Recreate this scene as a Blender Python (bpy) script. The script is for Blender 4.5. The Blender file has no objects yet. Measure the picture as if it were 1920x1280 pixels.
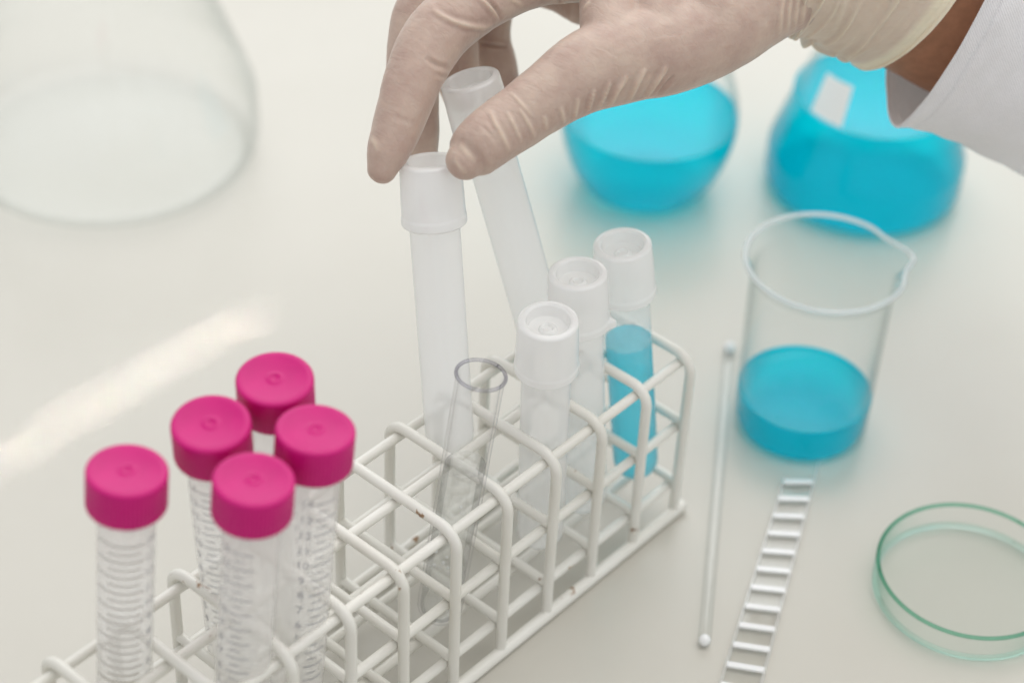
import bpy, bmesh, math, random
import numpy as np
from mathutils import Vector, Matrix, noise as mnoise
from mathutils.bvhtree import BVHTree

random.seed(7); np.random.seed(7)
SC = bpy.context.scene
COL = SC.collection
PI = math.pi

# ------------------------------------------------------------------ camera
CAM_C = np.array([-0.35754490, -0.29767549, 0.51794100])
CAM_R = np.array([[0.66561494, -0.74529626, 0.03860357],      # image right
                  [-0.45491672, -0.44619921, -0.77068609],    # image down
                  [0.59161434, 0.49541877, -0.63604459]])     # into the picture
FPX = 3898.136
cam = bpy.data.cameras.new('camera')
cam.sensor_width = 36.0
cam.lens = FPX / 1920 * 36
cam.clip_start = 0.02
cam.clip_end = 50
cam.dof.use_dof = True
cam.dof.focus_distance = 0.644
cam.dof.aperture_fstop = 6.0
co = bpy.data.objects.new('camera', cam)
COL.objects.link(co)
r_, d_, f_ = CAM_R
co.matrix_world = Matrix(((r_[0], -d_[0], -f_[0], CAM_C[0]), (r_[1], -d_[1], -f_[1], CAM_C[1]),
                          (r_[2], -d_[2], -f_[2], CAM_C[2]), (0, 0, 0, 1)))
SC.camera = co

# ------------------------------------------------------------------ light of the room
world = bpy.data.worlds.new('World'); SC.world = world
world.use_nodes = True
bg = world.node_tree.nodes['Background']
bg.inputs[0].default_value = (0.97, 0.985, 1.0, 1)
bg.inputs[1].default_value = 0.72
SC.view_settings.view_transform = 'Standard'
SC.view_settings.look = 'None'
SC.view_settings.exposure = 0.05
SC.view_settings.gamma = 1.0
SC.view_settings.use_curve_mapping = False
cy = SC.cycles
cy.use_denoising = True
cy.max_bounces = 14; cy.transmission_bounces = 14; cy.transparent_max_bounces = 24
cy.use_adaptive_sampling = True; cy.adaptive_threshold = 0.025
cy.glossy_bounces = 6; cy.diffuse_bounces = 4
cy.sample_clamp_indirect = 6.0
cy.blur_glossy = 0.3

RGT = Vector(CAM_R[0]); DWN = Vector(CAM_R[1]); FWD = Vector(CAM_R[2])


def area(name, loc, target, sx, sy, power, color, spread=PI):
    l = bpy.data.lights.new(name, 'AREA'); l.shape = 'RECTANGLE'; l.size = sx; l.size_y = sy
    l.energy = power; l.color = color; l.spread = spread
    o = bpy.data.objects.new(name, l); COL.objects.link(o)
    o.location = loc
    o.rotation_euler = (Vector(target) - Vector(loc)).to_track_quat('-Z', 'Y').to_euler()
    return o


# wide window behind the bench, a softer ceiling light overhead on the right
area('window_light', (1.06, 0.92, 1.0), (0.16, 0.04, 0.02), 1.6, 1.3, 11.5, (0.97, 0.985, 1.0))
area('ceiling_light', (0.55, -0.15, 1.6), (0.15, 0.0, 0.0), 1.6, 1.6, 13.0, (1.0, 0.975, 0.94))


# ------------------------------------------------------------------ picking points
def ray(px, py):
    v = np.array([(px - 960) / FPX, (py - 640) / FPX, 1.0]) @ CAM_R
    return v


def on_z(px, py, z=0.0):
    v = ray(px, py)
    return Vector(CAM_C + v * (z - CAM_C[2]) / v[2])


def on_d(px, py, d):
    return Vector(CAM_C + ray(px, py) * d)


def reach(base, px, py, length):
    """Point at `length` from base along the line of sight (the nearer solution)."""
    v = ray(px, py); v = v / np.linalg.norm(v); w = CAM_C - np.array(base)
    b = v @ w; c = w @ w - length * length; D = b * b - c
    t = -b - (math.sqrt(D) if D > 0 else 0.0)
    return Vector(CAM_C + v * t)


# slit of sun on the bench
s0 = on_z(-260, 1010); s1 = on_z(500, 572)
mid = (s0 + s1) / 2
sl = area('sun_slit', mid + Vector((0, 0, 0.9)), mid, 0.01, 0.01, 0.0080, (1.0, 0.97, 0.9), math.radians(1.9))
dirv = (s1 - s0)
sl.rotation_euler = (0, 0, math.atan2(dirv.y, dirv.x))
sl.data.size = dirv.length * 0.96; sl.data.size_y = 0.0018


# ------------------------------------------------------------------ mesh helpers
def link(name, verts, faces, mat, parent=None, smooth=True, angle=40):
    me = bpy.data.meshes.new(name)
    me.from_pydata([tuple(v) for v in verts], [], faces)
    bm = bmesh.new(); bm.from_mesh(me)
    bmesh.ops.recalc_face_normals(bm, faces=bm.faces)
    bm.to_mesh(me); bm.free()
    if smooth:
        me.polygons.foreach_set('use_smooth', [True] * len(me.polygons))
        if angle: me.set_sharp_from_angle(angle=math.radians(angle))
    me.materials.append(mat)
    o = bpy.data.objects.new(name, me); COL.objects.link(o)
    if parent: o.parent = parent
    return o


def empty(name, loc=(0, 0, 0)):
    o = bpy.data.objects.new(name, None); COL.objects.link(o); o.location = loc
    o.empty_display_size = 0.01
    return o


def tag(o, label, cat, group=None):
    o['label'] = label; o['category'] = cat
    if group: o['group'] = group
    return o


def revolve_data(prof, n=64, closed=True, base=0):
    vs = []; idx = []
    for r, z in prof:
        if r < 1e-7:
            idx.append([len(vs)]); vs.append((0, 0, z))
        else:
            idx.append(list(range(len(vs), len(vs) + n)))
            vs += [(r * math.cos(2 * PI * k / n), r * math.sin(2 * PI * k / n), z) for k in range(n)]
    fs = []
    m = len(prof)
    for i in range(m if closed else m - 1):
        a = idx[i]; b = idx[(i + 1) % m]
        if len(a) == 1 and len(b) == 1: continue
        for k in range(n):
            k2 = (k + 1) % n
            if len(a) == 1: fs.append((a[0], b[k], b[k2]))
            elif len(b) == 1: fs.append((a[k], b[0], a[k2]))
            else: fs.append((a[k], b[k], b[k2], a[k2]))
    if base: fs = [tuple(q + base for q in f) for f in fs]
    return vs, fs


def revolve(name, prof, mat, parent=None, n=64, closed=False, angle=40):
    vs, fs = revolve_data(prof, n, closed)
    return link(name, vs, fs, mat, parent, angle=angle)


def round_prof(pts, seg=5):
    """pts: (r, z[, radius]) polyline; corners with a radius are rounded."""
    out = []
    for i, p in enumerate(pts):
        rad = p[2] if len(p) > 2 else 0
        if rad <= 0 or i in (0, len(pts) - 1):
            out.append((p[0], p[1])); continue
        P = Vector(p[:2]); A = Vector(pts[i - 1][:2]); B = Vector(pts[i + 1][:2])
        u = (A - P); v = (B - P); lu = u.length; lv = v.length; u /= lu; v /= lv
        ang = math.acos(max(-1, min(1, u.dot(v))))
        t = min(rad / math.tan(ang / 2), lu * 0.49, lv * 0.49)
        a = P + u * t; b = P + v * t
        for k in range(seg + 1):
            s = k / seg
            q = a * (1 - s) ** 2 + P * 2 * s * (1 - s) + b * s * s
            out.append((q.x, q.y))
    return out


def shell(outer, t):
    """Closed wall profile: outer line from the axis up to the rim and back inside at thickness t."""
    n = len(outer); inner = []
    for i in range(n):
        a = Vector(outer[max(0, i - 1)]); b = Vector(outer[min(n - 1, i + 1)])
        d = (b - a).normalized(); nrm = Vector((-d.y, d.x))
        q = Vector(outer[i]) + nrm * t
        inner.append((max(q.x, 0.0), q.y))
    inner[0] = (0.0, outer[0][1] + t)
    inner[-1] = (outer[-1][0] - t, outer[-1][1])
    e = outer[-1]
    lip = [(e[0] - t * 0.15, e[1] + t * 0.32), (e[0] - t * 0.5, e[1] + t * 0.45), (e[0] - t * 0.85, e[1] + t * 0.32)]
    return list(outer) + lip + inner[::-1]


def place(o, base, top):
    d = (Vector(top) - Vector(base)).normalized()
    q = Vector((0, 0, 1)).rotation_difference(d)
    o.rotation_mode = 'QUATERNION'; o.rotation_quaternion = q; o.location = base


def crom(pts, per):
    P = [np.array(p, float) for p in pts]
    P = [2 * P[0] - P[1]] + P + [2 * P[-1] - P[-2]]
    out = []
    for i in range(1, len(P) - 2):
        for k in range(per):
            t = k / per
            out.append(0.5 * ((2 * P[i]) + (-P[i - 1] + P[i + 1]) * t + (2 * P[i - 1] - 5 * P[i] + 4 * P[i + 1] - P[i + 2]) * t * t
                              + (-P[i - 1] + 3 * P[i] - 3 * P[i + 1] + P[i + 2]) * t ** 3))
    out.append(P[-2])
    return out


def sweep_data(pts, rads, n=10, base=0, cap='flat', squash=None):
    """Tube along 3-D points. squash = (direction, factor) stretches the section along that direction."""
    pts = [Vector(p) for p in pts]
    if not hasattr(rads, '__len__'): rads = [rads] * len(pts)
    rings = []
    tang = []
    for i in range(len(pts)):
        tang.append((pts[min(i + 1, len(pts) - 1)] - pts[max(i - 1, 0)]).normalized())
    u = tang[0].orthogonal().normalized()
    for i, p in enumerate(pts):
        t = tang[i]
        u = (u - t * u.dot(t)).normalized(); v = t.cross(u)
        rings.append((p, u.copy(), v, rads[i], t))
    seq = []
    if cap == 'round':
        p, uu, v, r, t = rings[0]
        for a in (80, 55, 30): seq.append((p - t * r * math.sin(math.radians(a)), uu, v, r * math.cos(math.radians(a))))
    for p, uu, v, r, t in rings: seq.append((p, uu, v, r))
    if cap == 'round':
        p, uu, v, r, t = rings[-1]
        for a in (30, 55, 80): seq.append((p + t * r * math.sin(math.radians(a)), uu, v, r * math.cos(math.radians(a))))
    vs = []; fs = []
    for p, uu, v, r in seq:
        for k in range(n):
            a = 2 * PI * k / n
            w = (uu * math.cos(a) + v * math.sin(a)) * r
            if squash: w = w + squash[0] * (w.dot(squash[0]) * (squash[1] - 1))
            vs.append(p + w)
    for i in range(len(seq) - 1):
        for k in range(n):
            k2 = (k + 1) % n
            fs.append((i * n + k, i * n + k2, (i + 1) * n + k2, (i + 1) * n + k))
    fs.append(tuple(range(n - 1, -1, -1))); m = (len(seq) - 1) * n
    fs.append(tuple(range(m, m + n)))
    if base: fs = [tuple(q + base for q in f) for f in fs]
    return vs, fs


def sweep(name, pts, rads, mat, parent=None, n=10, cap='flat'):
    vs, fs = sweep_data(pts, rads, n, 0, cap)
    return link(name, vs, fs, mat, parent, angle=60)


# ------------------------------------------------------------------ materials
def newmat(name):
    m = bpy.data.materials.new(name); m.use_nodes = True
    nt = m.node_tree; nt.nodes.clear()
    out = nt.nodes.new('ShaderNodeOutputMaterial')
    return m, nt, out


def N(nt, kind, **kw):
    n = nt.nodes.new(kind)
    for k, v in kw.items():
        if k in n.inputs: n.inputs[k].default_value = v
        else: setattr(n, k, v)
    return n


def L(nt, a, b): nt.links.new(a, b)


def ramp(nt, fac, stops):
    r = nt.nodes.new('ShaderNodeValToRGB')
    el = r.color_ramp.elements
    while len(el) < len(stops): el.new(0.5)
    for e, (p, c) in zip(el, stops): e.position = p; e.color = (*c, 1)
    L(nt, fac, r.inputs[0]); return r.outputs[0]


def principled(name, color, rough=0.4, spec=0.5, noise=0.0, nscale=300, bump=0.0, bscale=800, sss=0, **kw):
    m, nt, out = newmat(name)
    b = N(nt, 'ShaderNodeBsdfPrincipled', Roughness=rough)
    b.inputs['Specular IOR Level'].default_value = spec
    b.inputs['Base Color'].default_value = (*color, 1)
    tc = N(nt, 'ShaderNodeTexCoord')
    if noise:
        nz = N(nt, 'ShaderNodeTexNoise', Scale=nscale, Detail=4.0)
        L(nt, tc.outputs['Object'], nz.inputs['Vector'])
        c = ramp(nt, nz.outputs[0], [(0.3, tuple(x * (1 - noise) for x in color)), (0.7, tuple(min(1, x * (1 + noise)) for x in color))])
        L(nt, c, b.inputs['Base Color'])
    if bump:
        nz2 = N(nt, 'ShaderNodeTexNoise', Scale=bscale, Detail=3.0)
        L(nt, tc.outputs['Object'], nz2.inputs['Vector'])
        bp = N(nt, 'ShaderNodeBump', Strength=bump, Distance=0.0005)
        L(nt, nz2.outputs[0], bp.inputs['Height']); L(nt, bp.outputs[0], b.inputs['Normal'])
    if sss:
        b.inputs['Subsurface Weight'].default_value = sss
        b.inputs['Subsurface Radius'].default_value = (1.0, 0.6, 0.4)
        b.inputs['Subsurface Scale'].default_value = 0.003
    for k, v in kw.items(): b.inputs[k.replace('_', ' ')].default_value = v
    L(nt, b.outputs[0], out.inputs[0])
    return m


def glass(name, color=(1, 1, 1), ior=1.47, rough=0.0, absorb=None, density=0):
    m, nt, out = newmat(name)
    b = N(nt, 'ShaderNodeBsdfPrincipled', Roughness=rough, IOR=ior)
    b.inputs['Base Color'].default_value = (*color, 1)
    b.inputs['Transmission Weight'].default_value = 1.0
    L(nt, b.outputs[0], out.inputs[0])
    if absorb:
        v = N(nt, 'ShaderNodeVolumeAbsorption', Density=density); v.inputs[0].default_value = (*absorb, 1)
        L(nt, v.outputs[0], out.inputs['Volume'])
    return m


def milky(name, color, clear, trans, rough=0.3, tint=(1, 1, 1), ior=1.45):
    """Cloudy plastic or dyed liquid: some light goes straight through, some is spread on the far side."""
    m, nt, out = newmat(name)
    df = N(nt, 'ShaderNodeBsdfPrincipled', Roughness=rough, IOR=ior)
    df.inputs['Base Color'].default_value = (*color, 1)
    tl = N(nt, 'ShaderNodeBsdfTranslucent'); tl.inputs[0].default_value = (*color, 1)
    m1 = N(nt, 'ShaderNodeMixShader'); m1.inputs[0].default_value = trans
    L(nt, df.outputs[0], m1.inputs[1]); L(nt, tl.outputs[0], m1.inputs[2])
    tr = N(nt, 'ShaderNodeBsdfTransparent'); tr.inputs[0].default_value = (*tint, 1)
    m2 = N(nt, 'ShaderNodeMixShader'); m2.inputs[0].default_value = clear
    L(nt, m1.outputs[0], m2.inputs[1]); L(nt, tr.outputs[0], m2.inputs[2])
    gl = N(nt, 'ShaderNodeBsdfGlossy', Roughness=rough * 0.5)
    lw = N(nt, 'ShaderNodeLayerWeight'); lw.inputs[0].default_value = 0.5
    pw = N(nt, 'ShaderNodeMath', operation='POWER'); L(nt, lw.outputs['Facing'], pw.inputs[0]); pw.inputs[1].default_value = 4.0
    fr = N(nt, 'ShaderNodeMath', operation='MULTIPLY_ADD'); L(nt, pw.outputs[0], fr.inputs[0]); fr.inputs[1].default_value = 0.45; fr.inputs[2].default_value = 0.03
    m3 = N(nt, 'ShaderNodeMixShader')
    L(nt, fr.outputs[0], m3.inputs[0]); L(nt, m2.outputs[0], m3.inputs[1]); L(nt, gl.outputs[0], m3.inputs[2])
    L(nt, m3.outputs[0], out.inputs[0])
    return m


M = {}
# bench top
m, nt, out = newmat('bench_laminate')
b = N(nt, 'ShaderNodeBsdfPrincipled', Roughness=0.30)
tc = N(nt, 'ShaderNodeTexCoord')
nz = N(nt, 'ShaderNodeTexNoise', Scale=9.0, Detail=5.0)
L(nt, tc.outputs['Object'], nz.inputs['Vector'])
L(nt, ramp(nt, nz.outputs[0], [(0.3, (0.535, 0.512, 0.452)), (0.7, (0.562, 0.540, 0.480))]), b.inputs['Base Color'])
nz2 = N(nt, 'ShaderNodeTexNoise', Scale=26.0, Detail=6.0, Roughness=0.65)
L(nt, tc.outputs['Object'], nz2.inputs['Vector'])
mr = N(nt, 'ShaderNodeMapRange'); mr.inputs['To Min'].default_value = 0.24; mr.inputs['To Max'].default_value = 0.38
L(nt, nz2.outputs[0], mr.inputs[0]); L(nt, mr.outputs[0], b.inputs['Roughness'])
L(nt, b.outputs[0], out.inputs[0]); M['bench'] = m

# coated wire with chips of rust
m, nt, out = newmat('coated_wire')
b = N(nt, 'ShaderNodeBsdfPrincipled', Roughness=0.32)
tc = N(nt, 'ShaderNodeTexCoord')
nz = N(nt, 'ShaderNodeTexNoise', Scale=210.0, Detail=3.0, Roughness=0.6)
L(nt, tc.outputs['Object'], nz.inputs['Vector'])
nb = N(nt, 'ShaderNodeTexNoise', Scale=38.0, Detail=2.0)
L(nt, tc.outputs['Object'], nb.inputs['Vector'])
mul = N(nt, 'ShaderNodeMath', operation='MULTIPLY'); L(nt, nz.outputs[0], mul.inputs[0]); L(nt, nb.outputs[0], mul.inputs[1])
rust = ramp(nt, mul.outputs[0], [(0.415, (0, 0, 0)), (0.445, (1, 1, 1))])
big = N(nt, 'ShaderNodeTexNoise', Scale=25.0, Detail=3.0); L(nt, tc.outputs['Object'], big.inputs['Vector'])
white = ramp(nt, big.outputs[0], [(0.3, (0.72, 0.70, 0.63)), (0.65, (0.80, 0.785, 0.73))])
rc = ramp(nt, nz.outputs[0], [(0.55, (0.45, 0.27, 0.13)), (0.75, (0.20, 0.13, 0.09))])
mx = N(nt, 'ShaderNodeMix', data_type='RGBA'); L(nt, rust, mx.inputs[0]); L(nt, white, mx.inputs[6]); L(nt, rc, mx.inputs[7])
L(nt, mx.outputs[2], b.inputs['Base Color'])
bp = N(nt, 'ShaderNodeBump', Strength=0.25, Distance=0.0006); L(nt, big.outputs[0], bp.inputs['Height'])
L(nt, bp.outputs[0], b.inputs['Normal'])
L(nt, b.outputs[0], out.inputs[0]); M['wire'] = m

M['pink'] = principled('pink_plastic', (0.55, 0.002, 0.165), 0.44, 0.30, noise=0.05, nscale=120, bump=0.08, bscale=1800)
M['poly_clear'] = milky('clear_polypropylene', (0.95, 0.94, 0.92), 0.55, 0.5, 0.22)
M['poly_white'] = milky('milky_polypropylene', (0.995, 0.998, 0.996), 0.52, 0.35, 0.30)
M['poly_wet'] = milky('wet_polypropylene', (0.92, 0.96, 0.96), 0.66, 0.5, 0.25)
M['poly_cap'] = milky('milky_cap_plastic', (0.995, 0.993, 0.985), 0.30, 0.30, 0.28)
M['print'] = principled('scale_print', (0.36, 0.36, 0.38), 0.6, 0.2)
M['print_light'] = principled('pale_scale_print', (0.66, 0.635, 0.60), 0.6, 0.2)
def thin(name, face, edge, k=3.0, refl=0.006):
    """thin blown glass: hardly bends the light, reflects more and takes more light at a glancing view"""
    m, nt, out = newmat(name)
    lw = N(nt, 'ShaderNodeLayerWeight'); lw.inputs[0].default_value = 0.5
    p1 = N(nt, 'ShaderNodeMath', operation='POWER'); L(nt, lw.outputs['Facing'], p1.inputs[0]); p1.inputs[1].default_value = k
    p2 = N(nt, 'ShaderNodeMath', operation='POWER'); L(nt, lw.outputs['Facing'], p2.inputs[0]); p2.inputs[1].default_value = 5.0
    fr = N(nt, 'ShaderNodeMath', operation='MULTIPLY_ADD'); L(nt, p2.outputs[0], fr.inputs[0]); fr.inputs[1].default_value = 0.75; fr.inputs[2].default_value = refl
    mx = N(nt, 'ShaderNodeMix', data_type='RGBA'); L(nt, p1.outputs[0], mx.inputs[0]); mx.inputs[6].default_value = (*face, 1); mx.inputs[7].default_value = (*edge, 1)
    tr = N(nt, 'ShaderNodeBsdfTransparent'); L(nt, mx.outputs[2], tr.inputs[0])
    gl = N(nt, 'ShaderNodeBsdfGlossy', Roughness=0.02)
    m3 = N(nt, 'ShaderNodeMixShader'); L(nt, fr.outputs[0], m3.inputs[0]); L(nt, tr.outputs[0], m3.inputs[1]); L(nt, gl.outputs[0], m3.inputs[2])
    L(nt, m3.outputs[0], out.inputs[0])
    return m


M['thin'] = thin('thin_glass', (0.997, 0.999, 0.999), (0.80, 0.86, 0.855), 3.5)
M['thin_tube'] = thin('thin_tube_glass', (0.995, 0.995, 0.995), (0.90, 0.895, 0.91), 4.0)
M['thin_big'] = thin('flask_glass', (0.995, 0.998, 0.997), (0.89, 0.915, 0.91), 3.5, 0.025)
M['tube_rim'] = thin('tube_rim_glass', (0.86, 0.86, 0.89), (0.36, 0.34, 0.42), 1.6, 0.06)
M['thin_green'] = thin('thin_green_glass', (0.998, 0.999, 0.999), (0.46, 0.78, 0.68), 3.5)
M['rim_green'] = thin('green_rim_glass', (0.62, 0.86, 0.77), (0.16, 0.52, 0.40), 1.5)
M['rod'] = thin('rod_glass', (0.99, 0.993, 0.992), (0.86, 0.885, 0.88), 3.0, 0.05)
M['glass'] = glass('clear_glass', (0.985, 0.995, 0.99))
M['green_glass'] = glass('greenish_glass', (0.97, 0.995, 0.985), 1.5, 0.0, (0.10, 0.80, 0.62), 160)
M['base_glass'] = glass('thick_base_glass', (1, 1, 1), 1.10)
M['bead'] = milky('rim_glass', (0.93, 0.97, 0.98), 0.55, 0.5, 0.10)
m, nt, out = newmat('water')
rf = N(nt, 'ShaderNodeBsdfRefraction', Roughness=0.0, IOR=1.2); tr = N(nt, 'ShaderNodeBsdfTransparent')
tr.inputs[0].default_value = (0.97, 0.98, 0.98, 1)
mxs = N(nt, 'ShaderNodeMixShader'); mxs.inputs[0].default_value = 0.72
L(nt, rf.outputs[0], mxs.inputs[1]); L(nt, tr.outputs[0], mxs.inputs[2])
gl = N(nt, 'ShaderNodeBsdfGlossy', Roughness=0.02); m3 = N(nt, 'ShaderNodeMixShader'); m3.inputs[0].default_value = 0.04
L(nt, mxs.outputs[0], m3.inputs[1]); L(nt, gl.outputs[0], m3.inputs[2]); L(nt, m3.outputs[0], out.inputs[0])
M['water'] = m


def dyed(name, color, tint):
    """dyed water: spreads light through its body, bends and tints what is seen through it"""
    m, nt, out = newmat(name)
    df = N(nt, 'ShaderNodeBsdfDiffuse'); df.inputs[0].default_value = (*color, 1)
    tl = N(nt, 'ShaderNodeBsdfTranslucent'); tl.inputs[0].default_value = (*color, 1)
    m1 = N(nt, 'ShaderNodeMixShader'); m1.inputs[0].default_value = 0.45
    L(nt, df.outputs[0], m1.inputs[1]); L(nt, tl.outputs[0], m1.inputs[2])
    rf = N(nt, 'ShaderNodeBsdfRefraction', Roughness=0.0, IOR=1.33); rf.inputs[0].default_value = (*tint, 1)
    tr = N(nt, 'ShaderNodeBsdfTransparent'); tr.inputs[0].default_value = (*tint, 1)
    m2 = N(nt, 'ShaderNodeMixShader'); m2.inputs[0].default_value = 0.55
    L(nt, rf.outputs[0], m2.inputs[1]); L(nt, tr.outputs[0], m2.inputs[2])
    m4 = N(nt, 'ShaderNodeMixShader'); m4.inputs[0].default_value = 0.60
    L(nt, m1.outputs[0], m4.inputs[1]); L(nt, m2.outputs[0], m4.inputs[2])
    gl = N(nt, 'ShaderNodeBsdfGlossy', Roughness=0.03)
    lw = N(nt, 'ShaderNodeLayerWeight'); lw.inputs[0].default_value = 0.5
    pw = N(nt, 'ShaderNodeMath', operation='POWER'); L(nt, lw.outputs['Facing'], pw.inputs[0]); pw.inputs[1].default_value = 4.0
    fr = N(nt, 'ShaderNodeMath', operation='MULTIPLY_ADD'); L(nt, pw.outputs[0], fr.inputs[0]); fr.inputs[1].default_value = 0.6; fr.inputs[2].default_value = 0.012
    m3 = N(nt, 'ShaderNodeMixShader')
    L(nt, fr.outputs[0], m3.inputs[0]); L(nt, m4.outputs[0], m3.inputs[1]); L(nt, gl.outputs[0], m3.inputs[2])
    L(nt, m3.outputs[0], out.inputs[0])
    return m


M['blue'] = dyed('blue_solution', (0.0, 0.82, 1.0), (0.04, 0.93, 1.0))
M['acrylic'] = glass('clear_acrylic', (0.98, 0.98, 0.97), 1.49, 0.12)
M['rail'] = milky('clear_rail_plastic', (0.98, 0.98, 0.975), 0.82, 0.3, 0.15)
M['rung'] = milky('clear_moulded_plastic', (0.99, 0.99, 0.985), 0.12, 0.12, 0.2)
M['pale_reflection'] = principled('painted_reflection', (0.97, 0.97, 0.95), 0.5, 0.3)
M['skin'] = principled('skin', (0.36, 0.17, 0.095), 0.5, 0.35, noise=0.12, nscale=260, bump=0.25, bscale=900, sss=0.15)

# latex over skin; pale where the glove lifts off in folds (attribute 'lift')
def latex(name, skin_a, skin_b, loose):
    m, nt, out = newmat(name)
    b = N(nt, 'ShaderNodeBsdfPrincipled', Roughness=0.46)
    b.inputs['Specular IOR Level'].default_value = 0.35
    tc = N(nt, 'ShaderNodeTexCoord')
    nz = N(nt, 'ShaderNodeTexNoise', Scale=95.0, Detail=6.0, Roughness=0.62); L(nt, tc.outputs['Object'], nz.inputs['Vector'])
    c = ramp(nt, nz.outputs[0], [(0.33, skin_a), (0.68, skin_b)])
    at = N(nt, 'ShaderNodeAttribute', attribute_name='lift')
    mx = N(nt, 'ShaderNodeMix', data_type='RGBA'); L(nt, at.outputs['Fac'], mx.inputs[0]); L(nt, c, mx.inputs[6])
    mx.inputs[7].default_value = (*loose, 1)
    L(nt, mx.outputs[2], b.inputs['Base Color'])
    mp = N(nt, 'ShaderNodeMapping'); mp.inputs['Rotation'].default_value = (0.5, -0.6, 0.9); mp.inputs['Scale'].default_value = (1.0, 0.35, 1.0)
    L(nt, tc.outputs['Object'], mp.inputs[0])
    n2 = N(nt, 'ShaderNodeTexNoise', Scale=480.0, Detail=4.0, Distortion=0.8); L(nt, mp.outputs[0], n2.inputs['Vector'])
    b.inputs['Sheen Weight'].default_value = 0.25; b.inputs['Sheen Roughness'].default_value = 0.4
    b.inputs['Sheen Tint'].default_value = (1.0, 0.95, 0.88, 1)
    bp = N(nt, 'ShaderNodeBump', Strength=0.38, Distance=0.0008); L(nt, n2.outputs[0], bp.inputs['Height'])
    L(nt, bp.outputs[0], b.inputs['Normal'])
    b.inputs['Subsurface Weight'].default_value = 0.25
    b.inputs['Subsurface Radius'].default_value = (1.0, 0.55, 0.4)
    b.inputs['Subsurface Scale'].default_value = 0.004
    L(nt, b.outputs[0], out.inputs[0])
    return m


M['latex'] = latex('latex_glove', (0.455, 0.322, 0.270), (0.565, 0.438, 0.360), (0.78, 0.66, 0.52))
M['latex_cuff'] = latex('latex_cuff', (0.66, 0.50, 0.40), (0.72, 0.565, 0.455), (0.86, 0.73, 0.55))

# cotton twill
m, nt, out = newmat('white_cotton')
b = N(nt, 'ShaderNodeBsdfPrincipled', Roughness=0.85)
b.inputs['Base Color'].default_value = (0.78, 0.775, 0.79, 1)
b.inputs['Specular IOR Level'].default_value = 0.15
tc = N(nt, 'ShaderNodeTexCoord')
wv = N(nt, 'ShaderNodeTexWave', Scale=420.0, Distortion=1.5, Detail=2.0); wv.inputs['Detail Scale'].default_value = 3.0
mp = N(nt, 'ShaderNodeMapping'); mp.inputs['Rotation'].default_value = (0.4, 0.3, 0.9)
L(nt, tc.outputs['Object'], mp.inputs[0]); L(nt, mp.outputs[0], wv.inputs['Vector'])
w2 = N(nt, 'ShaderNodeTexNoise', Scale=900.0, Detail=2.0); L(nt, tc.outputs['Object'], w2.inputs['Vector'])
ad = N(nt, 'ShaderNodeMath', operation='ADD'); L(nt, wv.outputs['Fac'], ad.inputs[0]); L(nt, w2.outputs[0], ad.inputs[1])
bp = N(nt, 'ShaderNodeBump', Strength=0.35, Distance=0.0005); L(nt, ad.outputs[0], bp.inputs['Height'])
L(nt, bp.outputs[0], b.inputs['Normal'])
c = ramp(nt, ad.outputs[0], [(0.55, (0.84, 0.835, 0.85)), (0.95, (0.93, 0.925, 0.94))]); L(nt, c, b.inputs['Base Color'])
tl = N(nt, 'ShaderNodeBsdfTranslucent'); tl.inputs[0].default_value = (0.90, 0.86, 0.87, 1)
mxs = N(nt, 'ShaderNodeMixShader'); mxs.inputs[0].default_value = 0.18
L(nt, b.outputs[0], mxs.inputs[1]); L(nt, tl.outputs[0], mxs.inputs[2]); L(nt, mxs.outputs[0], out.inputs[0]); M['cotton'] = m
M['thread'] = principled('thread', (0.80, 0.80, 0.81), 0.8, 0.1)

# ------------------------------------------------------------------ bench
o = link('table_top', [(-1.2, -1.2, -0.03), (2.4, -1.2, -0.03), (2.4, 2.4, -0.03), (-1.2, 2.4, -0.03),
                       (-1.2, -1.2, 0), (2.4, -1.2, 0), (2.4, 2.4, 0), (-1.2, 2.4, 0)],
         [(0, 1, 2, 3), (4, 5, 6, 7), (0, 1, 5, 4), (1, 2, 6, 5), (2, 3, 7, 6), (3, 0, 4, 7)], M['bench'], smooth=False)
o['kind'] = 'structure'

# ------------------------------------------------------------------ wire rack
P_ = 0.023; RW = 0.05124; RH = 0.07246; ZM = 0.0437; ZL = 0.0165; WR = 0.00180
rack = tag(empty('test_tube_rack', (0, RW / 2, 0)), 'white coated wire test tube rack with rust specks holding all the tubes', 'rack')
I0, I1 = -8, 4


def rk(name, pts, r=WR, n=12):
    vs, fs = sweep_data([Vector(p) - Vector(rack.location) for p in pts], r, n)
    return link(name, vs, fs, M['wire'], rack, angle=60)


BR = 0.0065
hoop_me = None
for i in range(I0, I1 + 1):
    x = i * P_
    pts = [(x, 0, 0.002), (x, 0, 0.03), (x, 0, RH - BR)]
    for k in range(1, 7):
        a = PI / 2 * k / 6
        pts.append((x, BR - BR * math.cos(a), RH - BR + BR * math.sin(a)))
    for k in range(0, 7):
        a = PI / 2 * k / 6
        pts.append((x, RW - BR + BR * math.sin(a), RH - BR + BR * math.cos(a)))
    pts += [(x, RW, 0.03), (x, RW, 0.002)]
    # hand-bent: every hoop a touch different
    jx = random.uniform(-0.0006, 0.0006); jz = random.uniform(-0.0005, 0.0005)
    pts = [(px_ + jx * (pz / RH), py_, pz + (jz if pz > 0.05 else 0)) for px_, py_, pz in pts]
    rk('hoop_wire', pts)
    for z in (ZM, ZL):
        zz = z + random.uniform(-0.0004, 0.0004)
        rk('cross_wire', [(x, 0.0012, zz), (x, RW / 2, zz), (x, RW - 0.0012, zz)], WR * 0.92)
xa, xb = I0 * P_ - 0.002, I1 * P_ + 0.0012
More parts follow.
